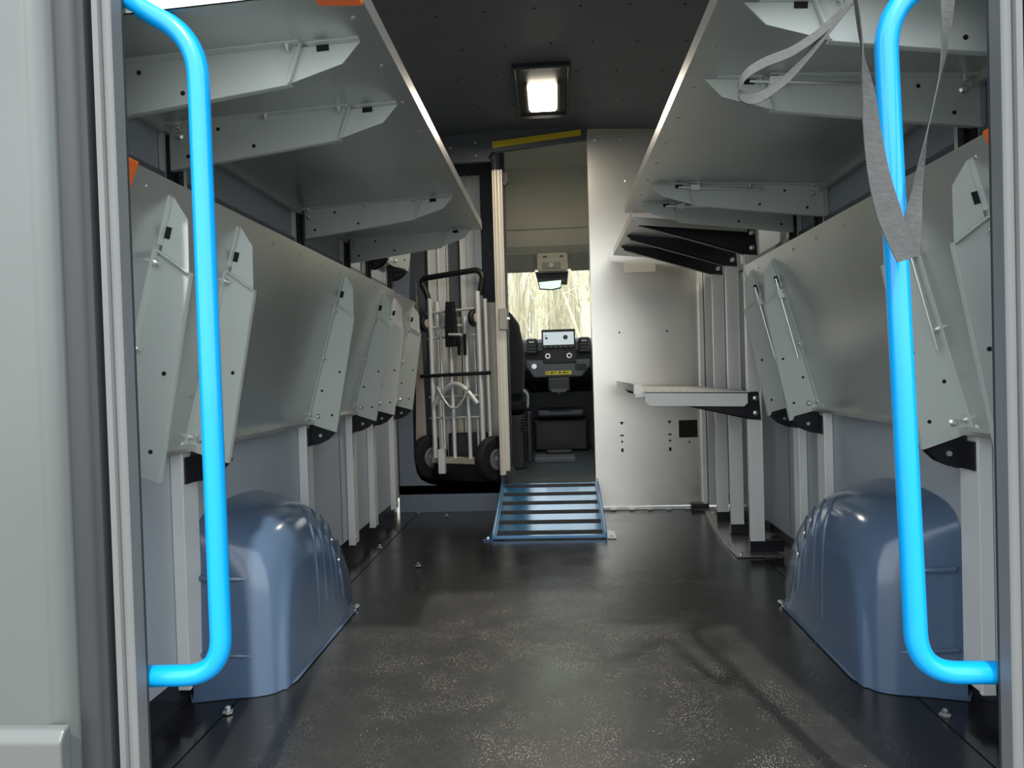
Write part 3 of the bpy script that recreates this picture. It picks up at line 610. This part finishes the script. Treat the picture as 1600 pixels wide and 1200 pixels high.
ld = bpy.data.lights.new('lamp_light', 'AREA'); ld.shape = 'RECTANGLE'; ld.size = .13; ld.size_y = .2; ld.energy = 5.5; ld.color = (1, .89, .74)
lo = bpy.data.objects.new('lamp_light', ld); C.objects.link(lo); lo.parent = lp; lo.location = Vector((-.035, 3.50, 2.04))-WL[lp]

# ------------------------------------------------------------------ hanging strap
def ribbon(pts, width, wdirs, m_th=.0016):
    pts = [Vector(p) for p in pts]; mb = MB()
    n = len(pts); L = []
    for i, p in enumerate(pts):
        wd_ = Vector(wdirs[i]).normalized(); L.append((p-wd_*width[i]/2, p+wd_*width[i]/2))
    for i in range(n-1):
        d = (pts[i+1]-pts[i]).normalized(); wd_ = Vector(wdirs[i]).normalized(); e = d.cross(wd_)*m_th
        if e.length < 1e-6: e = Vector((0, m_th, 0))
        a, b, c, dd = L[i][0], L[i][1], L[i+1][1], L[i+1][0]
        mb.hexa([a, b, c, dd], [a+e, b+e, c+e, dd+e])
    return mb
st = thing('webbing_strap', (.48, 1.12, 1.40), 'grey webbing strap dangling in two loops before the right blue handle', 'strap')
# x, y, z, width, wdir(x,y,z)
S1 = [(0.436, 1.1, 1.31, 0.021, 0.15, 1, 0), (0.442, 1.098, 1.245, 0.021, 0.25, 1, 0), (0.45, 1.096, 1.17, 0.0257, 0.85, 0.5, 0), (0.453, 1.094, 1.114, 0.0295, 0.95, 0.3, 0), (0.46, 1.091, 1.049, 0.0323, 1, 0.1, 0.05), (0.472, 1.089, 0.993, 0.035, 1, 0, 0.15), (0.485, 1.087, 0.951, 0.0321, 1, 0, 0.3), (0.496, 1.085, 0.923, 0.0311, 1, 0, 0.28)]
S2 = [(0.503, 1.09, 0.926, 0.0246, 1, 0, 0.2), (0.509, 1.094, 0.984, 0.0257, 1, 0.1, 0.05), (0.519, 1.099, 1.03, 0.0191, 0.9, 0.4, 0), (0.532, 1.103, 1.086, 0.0192, 0.55, 0.8, 0), (0.545, 1.107, 1.142, 0.0193, 0.3, 1, 0), (0.561, 1.111, 1.198, 0.0193, 0.5, 0.8, 0), (0.571, 1.116, 1.255, 0.0213, 0.8, 0.5, 0), (0.577, 1.12, 1.312, 0.0224, 1, 0.1, 0)]
S3 = [(0.446, 1.13, 1.32, 0.022, 0.15, 0.5, 0.85), (0.398, 1.11, 1.269, 0.022, 0.15, 0.5, 0.85), (0.345, 1.09, 1.23, 0.022, 0.15, 0.5, 0.85), (0.298, 1.07, 1.207, 0.022, 0.15, 0.5, 0.85), (0.268, 1.06, 1.187, 0.022, 0.15, 0.5, 0.85), (0.256, 1.06, 1.165, 0.022, 0.15, 0.5, 0.85), (0.273, 1.07, 1.156, 0.022, 0.15, 0.5, 0.85), (0.297, 1.08, 1.163, 0.022, 0.15, 0.5, 0.85), (0.335, 1.09, 1.19, 0.022, 0.15, 0.5, 0.85), (0.37, 1.1, 1.227, 0.022, 0.15, 0.5, 0.85), (0.407, 1.11, 1.271, 0.022, 0.15, 0.5, 0.85), (0.444, 1.12, 1.315, 0.022, 0.15, 0.5, 0.85)]
for S, nm in ((S1, 'hanging_length'), (S2, 'hanging_length'), (S3, 'side_loop')):
    q = sm(S); mb = ribbon([r[:3] for r in q], [r[3] for r in q], [r[4:] for r in q]); child(mb, nm, STRAPM, st)

# ------------------------------------------------------------------ cab
struct('trim_28', MB().box(-.95, .95, YB+.0, 6.25, .10, .15).box(-.32, .20, YB-.02, YB, .10, .152), MATR)
for sg, nm in ((-1, 34), (1, 35)):
    a, b = sorted((sg*.93, sg*.97)); struct('trim_%d' % nm, MB().box(a, b, YB+.02, 6.2, .1, .98).box(a, b, YB+.02, 4.55, .98, 2.2).box(a, b, 4.55, 5.3, 1.62, 2.2), DASH)
    a, b = sorted((sg*.945, sg*.950)); struct('window_%d' % (2 if sg < 0 else 3), MB().box(a, b, 4.55, 5.95, .98, 1.62), GLASS)
# headliner: sloping roof of the cab
prof = [(4.14, 2.12), (4.55, 2.13), (4.78, 2.09), (4.86, 1.95), (4.92, 1.72), (5.0, 1.62), (5.12, 1.565), (5.30, 1.50)]
m = MB()
for (y0, z0), (y1, z1) in zip(prof[:-1], prof[1:]): m.hexa([(-.95, y0, z0), (.95, y0, z0), (.95, y1, z1), (-.95, y1, z1)], [(-.95, y0, z0+.03), (.95, y0, z0+.03), (.95, y1, z1+.03), (-.95, y1, z1+.03)])
struct('trim_29', m, BEIGE, smooth=True)
struct('trim_30', MB().box(-.9, .9, 4.912, 4.918, 1.718, 1.724), VISOR)
for sg in (-1, 1):
    struct('trim_%d' % (31 if sg < 0 else 32), MB().prism([(sg*.93, 5.25, 1.55), (sg*.93, 5.35, 1.55), (sg*.93, 6.1, .95), (sg*.93, 6.0, .95)], (sg*.04, 0, 0)), DASH)
gl = MB().hexa([(-.93, 5.30, 1.52), (.93, 5.30, 1.52), (.93, 6.05, .95), (-.93, 6.05, .95)], [(-.93, 5.305, 1.525), (.93, 5.305, 1.525), (.93, 6.055, .955), (-.93, 6.055, .955)])
struct('window_1', gl, GLASS)
struct('trim_33', MB().box(-.95, .95, 6.0, 6.06, .1, .95), DASH)
# visors
for x0, x1, d in ((-.62, -.135, 'left of the mirror'), (.115, .62, 'right of the mirror')):
    solo(MB().hexa([(x0, 5.06, 1.585), (x1, 5.06, 1.585), (x1, 5.10, 1.60), (x0, 5.10, 1.60)], [(x0, 5.22, 1.47), (x1, 5.22, 1.47), (x1, 5.24, 1.49), (x0, 5.24, 1.49)]), 'sun_visor', VISOR, 'folded grey sun visor '+d+' above the windscreen', 'sun visor', 'sun visors', bevel=.012, seg=3)
t = thing('roof_console', (-.01, 5.1, 1.47), 'beige roof console with dome lamp above the mirror', 'console')
child(MB().box(-.115, .095, 5.08, 5.2, 1.46, 1.60), 'console_body', BEIGE, t, bevel=.02, seg=3)
child(MB().box(-.085, .045, 5.07, 5.09, 1.475, 1.52), 'lamp_panel', VISOR, t, bevel=.006)
child(MB().lathe((-.02, 5.069, 1.50), (0, -1, 0), [(.022, 0), (.018, .006)], 16), 'dome_lamp', mat('dome_lens', (.42, .43, .36), .3), t)
m = MB()
for x in (-.075, .04): m.box(x, x+.025, 5.065, 5.09, 1.555, 1.563)
child(m, 'clips', BLK, t)
t = thing('rear_view_mirror', (-.02, 5.2, 1.33), 'rear view mirror hanging under its black housing at the windscreen', 'mirror')
child(MB().prism([(-.135, 5.2, 1.475), (.10, 5.2, 1.475), (.09, 5.2, 1.38), (.03, 5.2, 1.385), (-.105, 5.2, 1.37), (-.115, 5.2, 1.39)], (0, .06, 0)), 'sensor_housing', BLK, t, bevel=.008)
child(MB().prism([(-.115, 5.15, 1.40), (.052, 5.15, 1.41), (.048, 5.15, 1.35), (-.02, 5.15, 1.338), (-.107, 5.15, 1.345)], (0, .03, 0)), 'mirror_case', BLK, t, bevel=.005)
child(MB().prism([(-.108, 5.147, 1.394), (.046, 5.147, 1.404), (.042, 5.147, 1.356), (-.02, 5.147, 1.344), (-.100, 5.147, 1.351)], (0, .002, 0)), 'mirror_glass', MIRR, t)
# driver seat
t = thing('driver_seat', (-.46, 4.75, .15), 'black driver seat seen past the door rail', 'seat')
child(MB().prism([(-.72, 4.62, .62), (-.215, 4.62, .62), (-.205, 4.62, .92), (-.235, 4.62, 1.08), (-.29, 4.62, 1.16), (-.60, 4.62, 1.17), (-.70, 4.62, 1.05)], (0, .14, 0)), 'backrest', SEATM, t, bevel=.03, seg=3)
child(MB().box(-.72, -.20, 4.66, 5.2, .52, .66), 'seat_cushion', SEATM, t, bevel=.04, seg=3)
child(MB().box(-.56, -.34, 4.64, 4.74, 1.17, 1.34), 'headrest', SEATM, t, bevel=.03, seg=3)
child(MB().box(-.68, -.22, 4.7, 5.1, .15, .50), 'seat_base', BLK, t, bevel=.01)
m = MB()
for i in range(5): m.tube([(-.24, 4.66, .40+.018*i), (-.19, 4.66, .408+.018*i)], .006, 8)
child(m, 'suspension_spring', BLKM, t)
child(MB().tube(arc([(-.215, 4.6, .66), (-.185, 4.6, .63), (-.19, 4.6, .55)], .02), .007, 8), 'belt_buckle', mat('buckle', (.35, .42, .42), .4), t)
child(MB().box(-.20, -.17, 4.62, 4.66, .20, .52), 'side_lever', BLK, t, bevel=.008)
# dashboard
t = thing('dashboard', (0, 5.5, .6), 'black and grey dashboard seen through the cab doorway', 'dashboard')
m = MB().prism([(-.92, 5.42, .99), (-.92, 5.46, 1.01), (-.92, 5.98, .98), (-.92, 5.98, .60), (-.92, 5.52, .70), (-.92, 5.44, .78)], (1.84, 0, 0)); child(m, 'dash_body', DASH, t, bevel=.015, seg=3)
child(MB().box(-.235, .25, 5.40, 5.45, .915, .99), 'upper_fascia', DASHG, t, bevel=.012)
child(MB().prism([(-.225, 5.38, .855), (.24, 5.38, .855), (.24, 5.38, .80), (.18, 5.38, .725), (-.17, 5.38, .725), (-.215, 5.38, .80)], (0, .07, 0)), 'lower_fascia', DASHG, t, bevel=.012)
child(MB().box(-.10, .145, 5.375, 5.44, .825, .925), 'climate_panel', BLK, t, bevel=.008)
s_ = child(MB().box(-.105, .140, 5.36, 5.385, .935, 1.075), 'touch_screen', BLK, t, bevel=.006)
child(MB().box(-.093, .128, 5.356, 5.361, .962, 1.055), 'display', SCRN, s_)
child(MB().lathe((.068, 5.356, 1.015), (0, -1, 0), [(.017, 0), (.017, .001)], 20).box(-.08, -.06, 5.353, 5.356, 1.005, 1.018).box(-.078, -.07, 5.353, 5.356, 1.025, 1.032), 'display_icons', SCRD, s_)
m = MB()
for i in range(6): m.box(-.085+.037*i, -.073+.037*i, 5.357, 5.361, .944, .95)
child(m, 'touch_buttons', VISOR, s_)
for x0 in (-.222, .160):
    v = child(MB().box(x0, x0+.088, 5.37, 5.42, .895, 1.015), 'air_vent', BLK, t, bevel=.018, seg=3)
    m = MB()
    for i in range(4): m.box(x0+.014, x0+.074, 5.366, 5.371, .915+i*.024, .919+i*.024)
    child(m, 'vent_slats', DASHG, v)
    child(MB().box(x0+.025, x0+.06, 5.362, 5.368, .985, .990), 'vent_tab', STEEL, v)
for x in (-.063, .092):
    k = child(MB().lathe((x, 5.375, .882), (0, -1, 0), [(.020, 0), (.018, .018)], 20), 'dial', STEEL, t, smooth=True); child(MB().lathe((x, 5.356, .882), (0, -1, 0), [(.012, 0), (.012, .001)], 16), 'dial_face', BLK, k)
child(MB().lathe((-.165, 5.38, .81), (0, -1, 0), [(.021, 0), (.019, .012)], 20), 'start_button', STEEL, t, smooth=True)
child(MB().box(.135, .215, 5.374, 5.38, .775, .82), 'switch_panel', BLK, t, bevel=.004)
y_ = child(MB().box(-.085, .105, 5.372, 5.38, .745, .772), 'warning_sticker', YELS, t)
m = MB()
for i, w_ in enumerate((.018, .026, .012, .022, .03, .015)): m.box(-.078+.03*i, -.078+.03*i+w_*.8, 5.3705, 5.373, .755, .764)
child(m, 'sticker_print', BLK, y_)
child(MB().box(-.065, .090, 5.36, 5.44, .625, .725), 'cup_holder', mat('holder_plastic', (.04, .045, .05), .5), t, bevel=.012)
child(MB().prism([(-.05, 5.35, .64), (.075, 5.35, .64), (.06, 5.35, .62), (.02, 5.35, .618), (.012, 5.35, .60), (.0, 5.35, .618), (-.04, 5.35, .62)], (0, .02, 0)), 'holder_lip', DASHG, t)
t = thing('lower_console', (0, 5.7, .15), 'dark low storage shelf under the dashboard on the cab floor', 'console')
child(MB().box(-.16, .20, 5.6, 5.95, .42, .48), 'shelf', mat('console_shelf', (.03, .036, .05), .35), t, bevel=.02, seg=3)
child(MB().box(-.19, .23, 5.7, 5.98, .15, .40), 'shelf_body', BLK, t, bevel=.02)
t = thing('floor_step', (-.02, 5.2, .15), 'dark metal step plate on the cab floor', 'step')
child(MB().box(-.17, .11, 5.0, 5.25, .15, .185), 'plate', DASHG, t, bevel=.006)
child(MB().box(-.09, .09, 5.2, 5.3, .185, .215), 'handle_bar', BLK, t, bevel=.01)

# ------------------------------------------------------------------ outside
struct('ground', MB().box(-60, 60, -60, 8, -.70, -.62), GRND)
struct('ground', MB().box(-60, 60, 8, 120, -.72, -.62), GRASS)
def tree(x, y, h, r, label, mt, grp):
    t = thing('bare_tree', (x, y, -.62), label, 'tree', grp)
    lean = random.uniform(-.04, .04); pts = [(x+lean*z+.06*math.sin(z*.8+x), y, -.62+z) for z in [h*i/7 for i in range(8)]]
    child(MB().tube(pts, [r*(1-.85*i/7) for i in range(8)], 8), 'trunk', mt, t, smooth=True)
    m = MB()
    for i in range(34):
        z = random.uniform(.12, .95)*h; a = random.uniform(0, 6.28); l_ = random.uniform(.5, 1.6)*(1.1-z/h); bx = x+lean*z; p = Vector((bx, y, z-.62)); q = p+Vector((math.cos(a)*l_*.6, math.sin(a)*l_*.6, l_*1.6)); m.tube([p, p.lerp(q, .5)+Vector((0, 0, .06)), q], [r*.3, r*.2, r*.06], 5)
        for _ in range(3):
            s0 = p.lerp(q, random.uniform(.3, .9)); m.tube([s0, s0+Vector((random.uniform(-.4, .4), random.uniform(-.4, .4), random.uniform(.2, .6)))], [r*.1, r*.03], 4)
    child(m, 'branches', mt, t)
k = 0
spots = [(-.9, 17), (-.3, 19), (.15, 21), (.62, 16), (.85, 24), (-1.6, 23), (-2.4, 18), (1.7, 20), (2.6, 25), (-.6, 28), (.3, 30), (-3.6, 22), (3.9, 19), (-5.2, 26), (5.4, 24), (1.2, 31)]
for i, (x, y) in enumerate(spots):
    big = i in (3,)
    tree(x, y, random.uniform(9, 12), .13 if big else random.uniform(.04, .08), 'pale forked bare tree trunk right of the mirror beyond the windscreen' if big else 'thin pale bare tree among others beyond the windscreen', BARK2 if (big or i % 2) else BARK, None if big else 'bare trees beyond the windscreen')
m = MB()
for i in range(2200):
    x, y = random.uniform(-14, 14), random.uniform(32, 50); h = random.uniform(3, 11); l_ = random.uniform(-.35, .35)
    m.tube([(x, y, -.65), (x+l_*.4, y, h*.5), (x+l_, y, h)], [.05, .035, .01], 4)
o = m.build('woodland_thicket', BRUSHW, None); o['label'] = 'pale bare woodland thicket far beyond the windscreen'; o['category'] = 'thicket'; o['kind'] = 'stuff'
